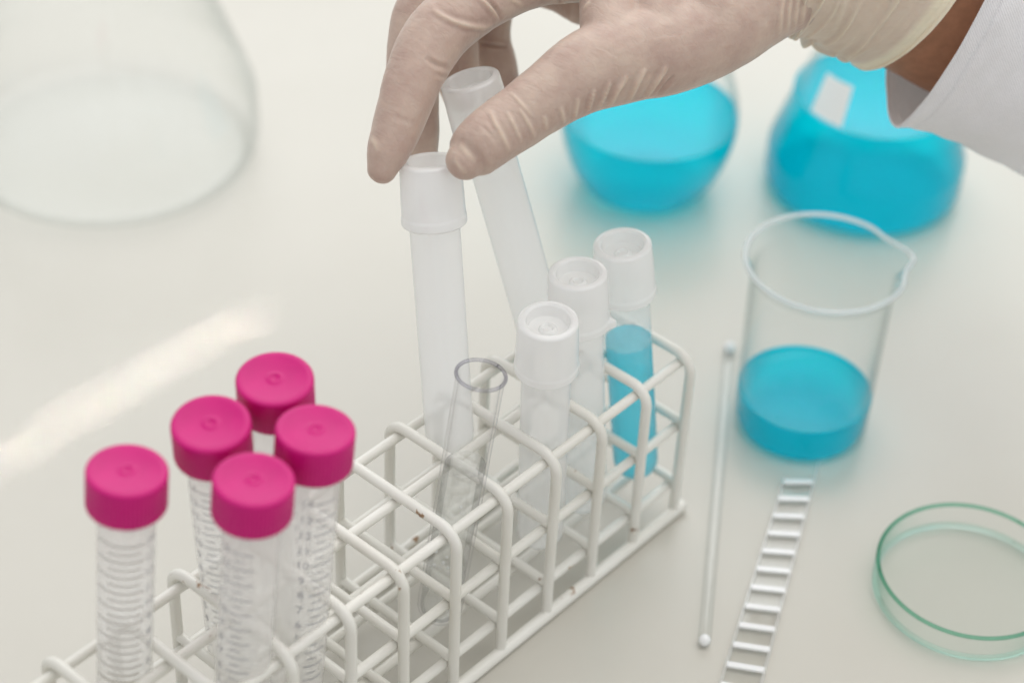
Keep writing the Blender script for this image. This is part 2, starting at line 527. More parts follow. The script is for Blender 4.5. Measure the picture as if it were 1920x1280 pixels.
for y in (0.0046, RW / 2, RW - 0.0046):
    z = RH - 2 * WR + 0.0003 - (0.0006 if y != RW / 2 else 0)
    rk('top_rod', [(xa, y, z), (0, y, z), (xb, y, z)], WR * 0.95)
for y in (0.0032, RW / 2, RW - 0.0032):
    rk('middle_rod', [(xa, y, ZM - 2 * WR + 0.0004), (0, y, ZM - 2 * WR + 0.0004), (xb, y, ZM - 2 * WR + 0.0004)], WR * 0.95)
for y in (0.0032, RW * 0.30, RW * 0.70, RW - 0.0032):
    rk('lower_rod', [(xa, y, ZL - 2 * WR + 0.0004), (0, y, ZL - 2 * WR + 0.0004), (xb, y, ZL - 2 * WR + 0.0004)], WR * 0.95)
for y in (-0.0006, RW + 0.0006):
    rk('base_rail', [(xa - 0.002, y, 0.0023), (0, y, 0.0023), (xb + 0.0035, y, 0.0023)], 0.0022)


# ------------------------------------------------------------------ tubes with pink caps
def wrap(r, ang, z):      # print lies on the wall
    return (r * math.cos(ang), r * math.sin(ang), z)


def text_mesh(s, size):
    cu = bpy.data.curves.new('t', 'FONT'); cu.body = s; cu.size = size; cu.align_x = 'CENTER'; cu.align_y = 'CENTER'
    cu.resolution_u = 2
    ob = bpy.data.objects.new('t', cu); COL.objects.link(ob)
    dg = bpy.context.evaluated_depsgraph_get()
    me = bpy.data.meshes.new_from_object(ob.evaluated_get(dg))
    v = [tuple(x.co) for x in me.vertices]; f = [tuple(p.vertices) for p in me.polygons]
    bpy.data.objects.remove(ob); bpy.data.curves.remove(cu); bpy.data.meshes.remove(me)
    return v, f


TR = 0.0079      # wall radius


def tube_r(z):   # conical foot
    return TR if z > 0.022 else 0.0022 + (TR - 0.0022) * max(0, (z - 0.001) / 0.021)


def build_scale(root, phi, side, strong):
    """numbers in a column at angle phi, graduation lines running off to one side."""
    vs, fs = [], []
    R_ = TR + 0.00012
    def quad(a0, a1, z0, z1, seg):
        b0 = len(vs)
        for k in range(seg + 1):
            a = a0 + (a1 - a0) * k / seg
            vs.append(wrap(R_, a, z0)); vs.append(wrap(R_, a, z1))
        for k in range(seg): fs.append((b0 + 2 * k, b0 + 2 * k + 2, b0 + 2 * k + 3, b0 + 2 * k + 1))
    zs = [0.0305 + 0.00575 * k for k in range(13)]
    for k, z in enumerate(zs):
        quad(phi + side * 0.30, phi + side * (2.1 if strong else 1.15), z - (0.00055 if strong else 0.00022), z + (0.00055 if strong else 0.00022), 14)
        if k < 12: quad(phi + side * 0.42, phi + side * (1.6 if strong else 0.8), z + 0.00287 - (0.0005 if strong else 0.0002), z + 0.00287 + (0.0005 if strong else 0.0002), 10)
    ln = link('scale_lines', vs, fs, M['print_light'] if strong else M['print'], root, smooth=False)
    vs2, fs2 = [], []
    def put(s, size, ang, z):
        v, f = text_mesh(s, size); b0 = len(vs2)
        for x, y, _ in v: vs2.append(wrap(R_, ang + x / R_, z + y))
        for q in f: fs2.append(tuple(t + b0 for t in q))
    for k, z in enumerate(zs): put(str(k + 2), 0.0040, phi, z)
    put('15 ml', 0.0036, phi + side * 0.55, 0.1062)
    link('scale_numbers', vs2, fs2, M['print'], root, smooth=False)


TUBE_OUT = round_prof([(0, 0.0), (0.0022, 0.0004, 0.001), (TR, 0.022, 0.004), (TR, 0.112)], 5)
TUBE_WALL = shell(TUBE_OUT, 0.0009)
CAPR = 0.0110
cap_prof = round_prof([(0, 0.11985), (0.0007, 0.11985), (0.0011, 0.1200, 0.0002), (0.0017, 0.12035, 0.0003), (0.0026, 0.12005, 0.0003), (0.0030, 0.1200),
                       (0.0033, 0.12005), (0.0085, 0.12005), (0.0088, 0.1202), (CAPR, 0.1202, 0.0011), (CAPR, 0.1082, 0.0004),
                       (CAPR - 0.0010, 0.1082), (CAPR - 0.0012, 0.1185), (0, 0.1185)], 4)


def cap_mesh():
    n = 240
    vs, fs = revolve_data(cap_prof, n, False)
    out = []
    for x, y, z in vs:
        r = math.hypot(x, y)
        if r > CAPR - 0.0004 and 0.1074 < z < 0.1188:
            a = math.atan2(y, x); s = 1 - 0.00030 / CAPR * (0.5 + 0.5 * math.cos(a * 60))
            x *= s; y *= s
        out.append((x, y, z))
    return out, fs


cap_v, cap_f = cap_mesh()


def cell(row, i, dx=0, dy=0, z=0.018):
    return Vector(((i + 0.5) * P_ + dx, (0.27 if row == 'F' else 0.75) * RW + dy, z))


def toward_cam(base, top):
    """angle, in a tube's own frame, of the side that faces the camera"""
    d = (Vector(top) - Vector(base)).normalized()
    q = Vector((0, 0, 1)).rotation_difference(d)
    v = q.inverted() @ (Vector(CAM_C) - Vector(base))
    return math.atan2(v.y, v.x)


PINK = [
    (('B', -6), (238, 888), 0.95, -1, True, 'pink capped ribbed tube standing alone at the left end of the rack'),
    (('B', -4), (395, 800), -1.05, 1, False, 'pink capped tube leaning left, second cap from the left'),
    (('B', -3), (515, 716), 0.5, 1, False, 'pink capped tube at the back, farthest and highest cap of the cluster'),
    (('F', -4), (592, 811), -0.10, 1, False, 'pink capped tube leaning right, rightmost pink cap nearest the empty rack cells'),
    (('F', -5), (476, 905), -0.95, 1, False, 'pink capped tube in front, nearest cap of the cluster of four'),
]
for (cl, top_px, phi, side, strong, lab) in PINK:
    base = cell(*cl, z=0.0195)
    top = reach(base, top_px[0], top_px[1] - 8, 0.1202)
    root = empty('centrifuge_tube'); place(root, base, top)
    tag(root, lab, 'tube', 'pink capped graduated tubes in the rack')
    revolve('tube_wall', TUBE_OUT, M['poly_clear'], root, 48)
    link('screw_cap', cap_v, cap_f, M['pink'], root, angle=35)
    build_scale(root, toward_cam(base, top) + phi, side, strong)

# ------------------------------------------------------------------ milky tubes with push caps
WTR = 0.0079; WL = 0.100
out_w = [(0, 0)] + [(WTR * math.sin(a), WTR - WTR * math.cos(a)) for a in [PI / 2 * k / 7 for k in range(1, 8)]] + [(WTR, 0.04), (WTR, 0.082), (WTR, 0.0835)]
WALL_W = shell(out_w, 0.0009)
WC = round_prof([(0, 0.0958), (0.0012, 0.0958), (0.0018, 0.0968, 0.0004), (0.0026, 0.0962, 0.0004), (0.0030, 0.0957), (0.0064, 0.0957, 0.0004), (0.0069, 0.0994, 0.0004),
                 (0.0077, 0.1000, 0.0005), (0.0095, 0.0996, 0.0013), (0.00985, 0.0900), (0.0100, 0.0830, 0.0004), (0.01025, 0.0820, 0.0004),
                 (0.01025, 0.0798, 0.0005), (0.0092, 0.0790, 0.0002), (0.0081, 0.0792)], 4)


def cap_with_tab(tab_ang):
    vs, fs = revolve_data(WC, 64, False)
    if tab_ang is not None:
        q = []
        for x, y, z in vs:
            r = math.hypot(x, y); a = math.atan2(y, x); d = (a - tab_ang + PI) % (2 * PI) - PI
            if r > 0.0100 and z < 0.0828:
                k = math.exp(-(d / 0.14) ** 2) * 0.0020 / r; x *= 1 + k; y *= 1 + k
            q.append((x, y, z))
        vs = q
    return vs, fs


WHITE = [
    # base, top pixel, tab angle relative to the camera side, label
    (on_d(846, 852, 0.6735), (806, 300), None, 'milky white capped tube pinched upright between thumb and index finger'),
    (on_d(1024, 652, 0.698), (880, 146), -1.3, 'milky white capped tube tilted behind the thumb, cap above the fingertips'),
    (cell('F', 1), (1028, 598), None, 'milky white capped tube in the rack, nearest the clear glass tube'),
    (cell('F', 2), (1083, 509), 1.35, 'milky white capped tube in the middle of three capped tubes in the rack'),
    (cell('F', 3, 0.0032, -0.0022), (1167, 455), None, 'white capped tube half full of blue liquid at the right end of the rack'),
]
for k, (base, tp, tab, lab) in enumerate(WHITE):
    top = reach(base, *tp, WL)
    root = empty('sample_tube'); place(root, base, top)
    tag(root, lab, 'tube', 'white capped sample tubes')
    w = revolve('tube_wall', out_w, M['poly_wet'] if k == 4 else M['poly_white'], root, 48)
    tv, tf = cap_with_tab(None if tab is None else toward_cam(base, top) + tab)
    link('push_cap', tv, tf, M['poly_cap'], root)
    if k == 4:
        ri = WTR - 0.00015
        lp = [(0, 0.0008)] + [(ri * math.sin(a), WTR - ri * math.cos(a)) for a in [PI / 2 * q / 7 for q in range(1, 8)]] + [(ri, 0.0605), (ri - 0.0006, 0.0599), (0, 0.0598)]
        revolve('blue_liquid', lp, M['blue'], root, 48, False)
    d = (top - base).normalized()
    if k == 0: A_BASE, A_TOP = base, top

# ------------------------------------------------------------------ clear tube of water
base = on_z(820, 1160, 0.0165); base = Vector((base.x, base.y, 0.0165))
top = reach(base, 902, 702, 0.101)
root = empty('glass_test_tube'); place(root, base, top)
tag(root, 'clear open test tube of water leaning in the middle of the rack', 'test tube')
gr = 0.0074
og = [(0, 0)] + [(gr * math.sin(a), gr - gr * math.cos(a)) for a in [PI / 2 * q / 9 for q in range(1, 10)]] + [(gr, 0.05), (gr, 0.097), (gr + 0.0001, 0.0995), (gr + 0.0003, 0.1006)]
revolve('glass_wall', shell(og, 0.0009), M['thin_tube'], root, 64, True)
lip = [((gr + 0.0001) * math.cos(2 * PI * q / 60), (gr + 0.0001) * math.sin(2 * PI * q / 60), 0.1008) for q in range(61)]
sweep('rim', lip, 0.00058, M['tube_rim'], root, 12)
ri = gr - 0.00105
d = (top - base).normalized()
wp = [(0, 0.0011)] + [(ri * math.sin(a), gr - ri * math.cos(a)) for a in [PI / 2 * q / 9 for q in range(1, 10)]] + [(ri, 0.066), (ri - 0.0008, 0.0656), (0, 0.0653)]
vs, fs = revolve_data(wp, 64, False)
wq = root.rotation_quaternion.inverted() @ Vector((0, 0, 1))
vv = []
for x, y, z in vs:
    if z > 0.064: z = z - (x * wq.x + y * wq.y) / max(wq.z, 0.2)
    vv.append((x, y, z))
link('water', vv, fs, M['water'], root)
for k in range(9):
    a = random.uniform(0, 2 * PI); rr = random.uniform(0.3, 0.86) * ri; z = random.choice([0.012, 0.016, 0.021, 0.024, 0.028, 0.045, 0.06]) + random.uniform(-0.001, 0.001)
    br = random.uniform(0.0003, 0.0008)
    pr_ = [(0, -br)] + [(br * math.sin(t), -br * math.cos(t)) for t in (0.5, 1.0, 1.57, 2.1, 2.6)] + [(0, br)]
    bo = revolve('air_bubble', pr_, M['rung'], root, 12)
    bo.location = (rr * math.cos(a), rr * math.sin(a), z)

# ------------------------------------------------------------------ beaker
bk = empty('beaker', (0.1647, -0.0034, 0.0))
tag(bk, 'glass beaker with a pouring lip holding a little blue liquid', 'beaker')
ob_ = round_prof([(0, 0.0006), (0.0210, 0.0002), (0.0250, 0.0006, 0.005), (0.0253, 0.02), (0.0262, 0.070, 0.004), (0.0292, 0.0755)], 6)
wl = shell(ob_, 0.0013)
vs, fs = revolve_data(wl, 96, True)
spa = math.atan2(-0.60, 0.80)
vv = []
for x, y, z in vs:
    r = math.hypot(x, y); a = math.atan2(y, x); dd = (a - spa + PI) % (2 * PI) - PI
    if z > 0.058 and r > 0.01:
        k = (z - 0.058) / 0.018
        g = math.exp(-(dd / 0.20) ** 2) * 0.0042 * k * k - math.exp(-((abs(dd) - 0.42) / 0.16) ** 2) * 0.0008 * k
        x *= 1 + g / r; y *= 1 + g / r; z -= math.exp(-(dd / 0.2) ** 2) * 0.0012 * k
    vv.append((x, y, z))
link('glass_wall', vv, fs, M['thin'], bk)
rim = []
for q in range(121):
    a = 2 * PI * q / 120; dd = (a - spa + PI) % (2 * PI) - PI
    k = (0.0756 - 0.058) / 0.018
    g = math.exp(-(dd / 0.20) ** 2) * 0.0042 * k * k - math.exp(-((abs(dd) - 0.42) / 0.16) ** 2) * 0.0008 * k
    r = 0.0286 + g
    rim.append((r * math.cos(a), r * math.sin(a), 0.0758 - math.exp(-(dd / 0.2) ** 2) * 0.0012 * k))
sweep('rim_bead', rim, 0.00105, M['bead'], bk, 14)
revolve('blue_liquid', [(0, 0.0010), (0.0208, 0.0008), (0.0232, 0.0020), (0.0246, 0.0055), (0.0249, 0.0168), (0.0244, 0.0160), (0.0232, 0.0156), (0, 0.0155)], M['blue'], bk, 96)

# ------------------------------------------------------------------ flasks
# round flask with blue liquid
f1 = empty('round_flask', (0.2445, 0.1370, 0.0))
tag(f1, 'round flask half full of blue liquid below the gloved hand', 'flask')
out1 = [(0, 0.0008), (0.020, 0.0006), (0.0255, 0.0022), (0.0300, 0.0075), (0.0342, 0.0165), (0.0370, 0.027), (0.0378, 0.037), (0.0365, 0.047), (0.0330, 0.057),
        (0.0275, 0.0655), (0.0205, 0.0725), (0.0150, 0.0790), (0.0130, 0.0880), (0.0128, 0.1250), (0.0145, 0.1290)]
out1 = [tuple(p) for p in crom(out1, 3)]; out1[0] = (0, 0.0008)
revolve('glass_wall', shell(out1, 0.0013), M['thin'], f1, 80, True)
def fill(outer, zt, t):
    n = len(outer); pr_ = [(0, outer[0][1] + t)]
    last = None
    for (r, z) in outer[1:]:
        if z + 0.0 > zt: break
        pr_.append((max(r - t, 0.0005), max(z, outer[0][1] + t))); last = r
    pr_.append((last - t - 0.0002, zt + 0.0008)); pr_.append((last - t - 0.0009, zt + 0.0002)); pr_.append((last - t - 0.0022, zt - 0.0001)); pr_.append((0, zt - 0.0002)); return pr_
revolve('blue_liquid', fill(out1, 0.036, 0.0003), M['blue'], f1, 80)


def conical(name, loc, R0, H0, rn, ztop, t, lab, liquid=None):
    e = empty(name, loc); tag(e, lab, 'flask')
    k = R0 / 0.042
    o_ = round_prof([(0, 0.0012 * k), (R0 * 0.62, 0.0004), (R0 * 1.02, 0.0006 * k, 0.013 * k), (R0 * 1.01, 0.0200 * k, 0.014 * k), (rn, H0, 0.012 * k), (rn, ztop - 0.004), (rn * 1.22, ztop, 0.002)], 7)
    dense = [o_[0]]
    for a, b in zip(o_[:-1], o_[1:]):
        s = max(1, int(math.hypot(b[0] - a[0], b[1] - a[1]) / 0.005))
        for q in range(1, s + 1): dense.append((a[0] + (b[0] - a[0]) * q / s, a[1] + (b[1] - a[1]) * q / s))
    revolve('glass_wall', shell(dense, t), M['thin'] if liquid else M['thin_big'], e, 96, True)
    if liquid: revolve('blue_liquid', fill(dense, liquid, 0.0003), M['blue'], e, 96)
    return e, dense


blue_flask, bprof = conical('conical_flask', (0.3109, 0.0688, 0), 0.042, 0.098, 0.0165, 0.140, 0.0014, 'conical glass flask of blue liquid behind the beaker, below the sleeve', 0.046)
conical('conical_flask', (0.0990, 0.3180, 0), 0.0645, 0.150, 0.021, 0.215, 0.0020, 'large empty clear conical flask standing alone on the bench')

# white patch painted in for the pale band and reflections on the blue flask
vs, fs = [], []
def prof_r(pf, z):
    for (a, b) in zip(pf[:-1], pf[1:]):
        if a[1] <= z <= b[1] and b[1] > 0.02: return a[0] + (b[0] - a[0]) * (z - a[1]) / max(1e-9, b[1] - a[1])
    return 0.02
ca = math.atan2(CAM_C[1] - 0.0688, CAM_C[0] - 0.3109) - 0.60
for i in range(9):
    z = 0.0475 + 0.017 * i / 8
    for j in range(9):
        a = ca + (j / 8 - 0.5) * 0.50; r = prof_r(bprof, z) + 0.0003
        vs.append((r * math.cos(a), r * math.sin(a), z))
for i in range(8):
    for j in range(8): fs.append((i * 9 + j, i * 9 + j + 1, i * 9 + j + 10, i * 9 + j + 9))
link('reflection_patch', vs, fs, M['pale_reflection'], blue_flask)

# ------------------------------------------------------------------ petri dish
pd = empty('petri_dish', (0.1326, -0.0970, 0.0))
tag(pd, 'shallow glass petri dish with green edges', 'petri dish')
po = round_prof([(0, 0.0006), (0.0300, 0.0002), (0.0322, 0.0006, 0.002), (0.0324, 0.0112)], 6)
revolve('dish', shell(po, 0.0014), M['thin_green'], pd, 128, True)
for nm, rr, zz, tt in (('rim', 0.0317, 0.0114, 0.00070), ('base_edge', 0.0314, 0.0017, 0.00090)):
    lip = [(rr * math.cos(2 * PI * q / 120), rr * math.sin(2 * PI * q / 120), zz) for q in range(121)]
    sweep(nm, lip, tt, M['rim_green'] if nm == 'rim' else M['green_glass'], pd, 12)

# ------------------------------------------------------------------ glass rod
ra = on_z(1321, 1200, 0.0022); rb = on_z(1368, 652, 0.0022)
rod = empty('stirring_rod', (ra + rb) / 2); tag(rod, 'clear glass stirring rod with a beaded end lying beside the rack', 'rod')
dv = (rb - ra).normalized()
c0 = Vector(rod.location)
pts = [ra + (rb - ra) * k / 24 - c0 for k in range(25)]
sweep('shaft', pts, [0.0022] * 25, M['rod'], rod, 20, 'round')
for e_, s in ((ra, 0.0021), (rb, 0.0023)):
    pr_ = [(0, -s)] + [(s * math.sin(t), -s * math.cos(t)) for t in [PI * q / 10 for q in range(1, 10)]] + [(0, s)]
    bd = revolve('bead', pr_, M['rung'], rod, 24); bd.location = e_ - c0 + Vector((0, 0, 0.0002))

# ------------------------------------------------------------------ ladder strip
la = on_z(1474, 884, 0.004); lb = on_z(1340, 1310, 0.004); ra2 = on_z(1530, 884, 0.004); rb2 = on_z(1415, 1325, 0.004)
st = empty('ladder_strip', (la + rb2) / 2 - Vector((0, 0, 0.004)))
tag(st, 'narrow clear plastic ladder strip with rungs lying in front of the beaker', 'plastic strip')
c0 = Vector(st.location)


def bar(name, a, b, w, h, parent, mat, z0=0.0004):
    d = (b - a); d.z = 0; d.normalize(); n = Vector((-d.y, d.x, 0)) * w / 2
    a = Vector((a.x, a.y, z0)) - c0; b = Vector((b.x, b.y, z0)) - c0; u = Vector((0, 0, h))
    vs = [a - n, a + n, b + n, b - n, a - n + u, a + n + u, b + n + u, b - n + u]
    ob = link(name, vs, [(0, 1, 2, 3), (4, 5, 6, 7), (0, 1, 5, 4), (1, 2, 6, 5), (2, 3, 7, 6), (3, 0, 4, 7)], mat, parent, smooth=False)
    bv = ob.modifiers.new('edge', 'BEVEL'); bv.width = 0.0003; bv.segments = 2
    return ob


bar('side_rail', la, lb, 0.0012, 0.0022, st, M['rail'])
bar('side_rail', ra2 + (ra2 - rb2) * 0.085, rb2, 0.0012, 0.0022, st, M['rail'])
nR = 13
sh = [la, lb, rb2, ra2]
link('base_sheet', [Vector((q.x, q.y, zz)) - c0 for zz in (0.0003, 0.0010) for q in sh], [(0, 1, 2, 3), (4, 5, 6, 7), (0, 1, 5, 4), (1, 2, 6, 5), (2, 3, 7, 6), (3, 0, 4, 7)], M['rod'], st, smooth=False)
for k in range(nR):
    t = (k + 0.35) / (nR - 0.7)
    bar('rung', la.lerp(lb, t), ra2.lerp(rb2, t), 0.0022, 0.0012, st, M['rung'], 0.0012)

# ------------------------------------------------------------------ person: gloved right hand, wrist, coat sleeve
who = empty('person', on_d(1500, -80, 0.672))
tag(who, 'right hand in a thin latex glove and white coat sleeve, lifting two capped tubes', 'person')
W0 = Vector(who.location)


def hp(p): return on_d(p[0], p[1], p[2] / 1000)


def chain(pts, squash=None, per=7):
    d3 = []
    for p in pts:
        q = hp(p); d3.append((q.x, q.y, q.z, p[3] / FPX * p[2] / 1000))
    c = crom(d3, per)
    return [Vector(x[:3]) for x in c], [float(x[3]) for x in c], squash


CH = [
    # thumb
    chain([(873, 300, 624, 39), (885, 288, 625, 51), (914, 261, 626, 57), (965, 225, 629, 60), (1035, 176, 632, 66), (1100, 135, 636, 78),
           (1180, 106, 642, 86), (1260, 88, 648, 88), (1340, 50, 655, 92), (1420, -5, 662, 95), (1500, -70, 668, 120)]),
    # index
    chain([(717, 316, 631, 30), (727, 285, 631, 41), (742, 245, 632, 47), (757, 200, 633, 51), (776, 145, 635, 56), (802, 90, 638, 60),
           (842, 42, 641, 61), (905, 2, 645, 56), (980, -34, 650, 56), (1060, -60, 654, 66), (1180, -70, 660, 75), (1350, -75, 664, 85), (1500, -80, 668, 95)]),
    # middle
    chain([(785, 295, 669, 36), (780, 255, 668, 45), (775, 200, 668, 49), (774, 140, 668, 51), (779, 80, 669, 53), (797, 20, 670, 56),
           (850, -45, 671, 57), (950, -85, 674, 57), (1070, -95, 676, 62), (1200, -90, 676, 72), (1350, -85, 674, 80), (1500, -85, 672, 95)]),
    # ring
    chain([(862, 178, 689, 34), (858, 150, 689, 42), (853, 110, 689, 46), (850, 60, 689, 48), (858, 0, 689, 50), (900, -60, 689, 52),
           (980, -85, 689, 54), (1080, -80, 688, 58), (1220, -70, 684, 72), (1370, -75, 678, 82), (1500, -80, 674, 95)]),
    # little
    chain([(950, 215, 707, 30), (937, 165, 707, 39), (927, 118, 706, 42), (919, 82, 705, 40), (918, 40, 704, 42), (932, -12, 703, 42), (975, -38, 701, 46),
           (1050, -28, 699, 52), (1120, -8, 697, 62), (1260, -25, 690, 75), (1380, -50, 682, 82), (1500, -75, 676, 95)]),
    # web between thumb and forefinger
    chain([(1152, 95, 639, 66), (1146, 40, 644, 60), (1146, -20, 650, 60), (1140, -65, 655, 62)]),
    chain([(1230, 80, 645, 74), (1232, 20, 650, 74), (1235, -60, 657, 76)]),
    chain([(1330, 45, 652, 84), (1335, -10, 656, 84), (1340, -70, 662, 84)]),
    # heel of the hand and wrist
    chain([(1150, -40, 676, 70), (1300, -50, 675, 84), (1420, -62, 672, 105), (1480, -74, 672, 122), (1540, -70, 676, 112)], (FWD, 1.2)),
]
vs, fs = [], []
for pts, rad, sq in CH:
    v, f = sweep_data(pts, rad, 22, len(vs), 'round', sq); vs += v; fs += f
me = bpy.data.meshes.new('hand_raw'); me.from_pydata([tuple(v - W0) for v in vs], [], fs)
raw = bpy.data.objects.new('hand_raw', me); COL.objects.link(raw)
md = raw.modifiers.new('r', 'REMESH'); md.mode = 'VOXEL'; md.voxel_size = 0.00055
sm = raw.modifiers.new('s', 'SMOOTH'); sm.factor = 0.5; sm.iterations = 22
dg = bpy.context.evaluated_depsgraph_get()
hm = bpy.data.meshes.new_from_object(raw.evaluated_get(dg))
bpy.data.objects.remove(raw)
nv = len(hm.vertices)
V = np.empty(nv * 3); hm.vertices.foreach_get('co', V); V = V.reshape(-1, 3)
NR = np.empty(nv * 3); hm.vertices.foreach_get('normal', NR); NR = NR.reshape(-1, 3)
bvh = BVHTree.FromPolygons([tuple(x) for x in V], [tuple(p.vertices) for p in hm.polygons])
camL = Vector(CAM_C) - W0
lift = np.zeros(nv); disp = np.zeros(nv)


def fold(px, height, width, lf=0.5, taper=True):
    """A fold in the glove: a ridge (height > 0) or crease (< 0) along a line on the surface."""
    global disp, lift
    c = crom(px, 8); P3 = []
    for q in c:
        hit = bvh.ray_cast(camL, Vector(ray(q[0], q[1])).normalized())
        if hit[0] is not None: P3.append(np.array(hit[0]))
    if len(P3) < 3: return
    P3 = np.array(P3)
    ok = np.where(np.all((V > P3.min(0) - 0.006) & (V < P3.max(0) + 0.006), axis=1))[0]
    if len(ok) == 0: return
    D = np.linalg.norm(V[ok][:, None, :] - P3[None], axis=2)
    j = D.argmin(1); dmin = D[np.arange(len(ok)), j]
    s = j / (len(P3) - 1)
    w = np.sin(np.clip(s, 0, 1) * PI) ** 0.6 if taper else 1.0
    g = np.exp(-(dmin / width) ** 2) * w
    disp[ok] += g * height - np.exp(-((dmin - 2.0 * width) / width) ** 2) * w * height * 0.35
    if height > 0: lift[ok] = np.maximum(lift[ok], g * lf)


def z1(*p): return [(660 + a * 0.336, b * 0.336) for a, b in p]


# thumb
for pl, h, w in [
    (z1((765, 610), (800, 690), (850, 780), (880, 850)), 0.00055, 0.0007),
    (z1((720, 700), (780, 760), (825, 820)), -0.0003, 0.0006),
    (z1((860, 620), (910, 710), (950, 800)), 0.0005, 0.0006),
    (z1((930, 600), (985, 690), (1025, 770)), 0.00045, 0.0006),
    (z1((880, 510), (945, 580), (1010, 655)), 0.0003, 0.0005),
    (z1((1070, 640), (1092, 730)), 0.0003, 0.0006),
    (z1((570, 880), (600, 930), (640, 970)), 0.00018, 0.0008),
    (z1((600, 800), (640, 850), (690, 905)), 0.00018, 0.0008),
    (z1((1160, 590), (1190, 705)), 0.0006, 0.0007),
    (z1((1262, 540), (1240, 672)), 0.0007, 0.0007),
    (z1((1355, 490), (1310, 650)), 0.0009, 0.0008),
    (z1((1445, 450), (1370, 630)), 0.0009, 0.0008),
    (z1((1540, 420), (1480, 510), (1430, 605)), 0.0010, 0.0009),
    (z1((1640, 380), (1590, 470), (1540, 580)), 0.0010, 0.0009),
    (z1((1760, 370), (1700, 460), (1630, 560)), 0.0011, 0.0009),
    (z1((1800, 420), (1740, 490), (1690, 550)), -0.0008, 0.0008),
    # index
    (z1((440, 50), (520, 100), (620, 140), (720, 155), (785, 142)), 0.0008, 0.0008),
    (z1((700, -20), (765, 40), (815, 105)), 0.0007, 0.0008),
    (z1((735, -20), (800, 50), (835, 112)), -0.0009, 0.0006),
    (z1((410, 320), (470, 360), (545, 385)), -0.0007, 0.0008),
    (z1((470, 410), (500, 425), (540, 430)), -0.0004, 0.0006),
    (z1((215, 640), (280, 668), (350, 690)), -0.00025, 0.0008),
    (z1((85, 770), (120, 790), (150, 850)), 0.0002, 0.0008),
    (z1((880, -10), (960, 40)), 0.0003, 0.0006),
    # little finger joint, web of the thumb
    (z1((690, 240), (770, 250), (870, 262)), -0.0008, 0.0006),
    (z1((1215, 190), (1250, 110), (1275, 0)), -0.0012, 0.0011),
    (z1((1180, 90), (1165, 20), (1150, -20)), -0.0006, 0.0007),
    (z1((1290, 60), (1330, 0)), 0.0003, 0.0008),
]:
    fold(pl, h, w)
# gathered latex near the wrist
for x in (1462, 1476, 1490, 1503):
    fold([(x + 14, -30), (x + 4, 20), (x, 66)], 0.0005, 0.0009)
# slight unevenness of latex
jit = np.array([mnoise.noise(Vector(v) * 140) * 0.00018 + mnoise.noise(Vector(v) * 420) * 0.00006 for v in V])
V2 = V + NR * (disp + jit)[:, None]
hm.vertices.foreach_set('co', V2.ravel())
hm.materials.clear(); hm.materials.append(M['latex'])
at = hm.attributes.new('lift', 'FLOAT', 'POINT'); at.data.foreach_set('value', lift)
hm.polygons.foreach_set('use_smooth', [True] * len(hm.polygons)); hm.update()
hm.name = 'glove'
glove = bpy.data.objects.new('glove', hm); COL.objects.link(glove); glove.parent = who
glove['label'] = 'tight beige latex glove over the hand'


def spow(v, e): return math.copysign(abs(v) ** e, v)


def ring_pt(ring, th, e=1.0):
    """ring = centre px, py, depth mm, A (px vector to the lower side), B px shift of the near side, B depth mm"""
    cx, cy_, d, ax, ay, bx, by, bd = ring
    s = d / 1000 / FPX
    return on_d(cx, cy_, d / 1000) + (RGT * ax + DWN * ay) * s * spow(math.cos(th), e) + ((RGT * bx + DWN * by) * s - FWD * bd / 1000) * spow(math.sin(th), e)


def loft(name, rings, mat, parent, nu, nth, thick, disp_fn=None, lift_fn=None, pinch=0.0):
    dense = crom(rings, nu)
    P0 = []; LF = []
    for i, rg in enumerate(dense):
        u = i / (len(dense) - 1)
        c = ring_pt([*rg[:3], 0, 0, 0, 0, 0], 0)
        row = []; lrow = []
        for k in range(nth):
            th = 2 * PI * k / nth
            p = ring_pt(rg, th, 1 + pinch * max(0, 1 - u * 2.2))
            if disp_fn:
                n = (p - c).normalized(); p = p + n * disp_fn(u, th)
            row.append(p); lrow.append(lift_fn(u, th) if lift_fn else 0.0)
        P0.append(row); LF.append(lrow)
    vs = []; lf = []
    m = len(P0)
    for row, lr in zip(P0, LF): vs += row; lf += lr
    for i, row in enumerate(P0):
        c = sum(row, Vector()) / nth
        for p, l in zip(row, LF[i]): vs.append(p + (c - p).normalized() * thick); lf.append(l)
    fs = []
    o1 = m * nth
    if thick == 0: vs = vs[:o1]; lf = lf[:o1]
    for i in range(m - 1):
        for k in range(nth):
            k2 = (k + 1) % nth
            fs.append((i * nth + k, i * nth + k2, (i + 1) * nth + k2, (i + 1) * nth + k))
            if thick: fs.append((o1 + i * nth + k, o1 + (i + 1) * nth + k, o1 + (i + 1) * nth + k2, o1 + i * nth + k2))
    for k in range(nth if thick else 0):
        k2 = (k + 1) % nth
        fs.append((k, o1 + k, o1 + k2, k2)); e = (m - 1) * nth
        fs.append((e + k, e + k2, o1 + e + k2, o1 + e + k))
    ob = link(name, [v - W0 for v in vs], fs, mat, parent, angle=60)
    a = ob.data.attributes.new('lift', 'FLOAT', 'POINT'); a.data.foreach_set('value', lf)
    return ob, dense


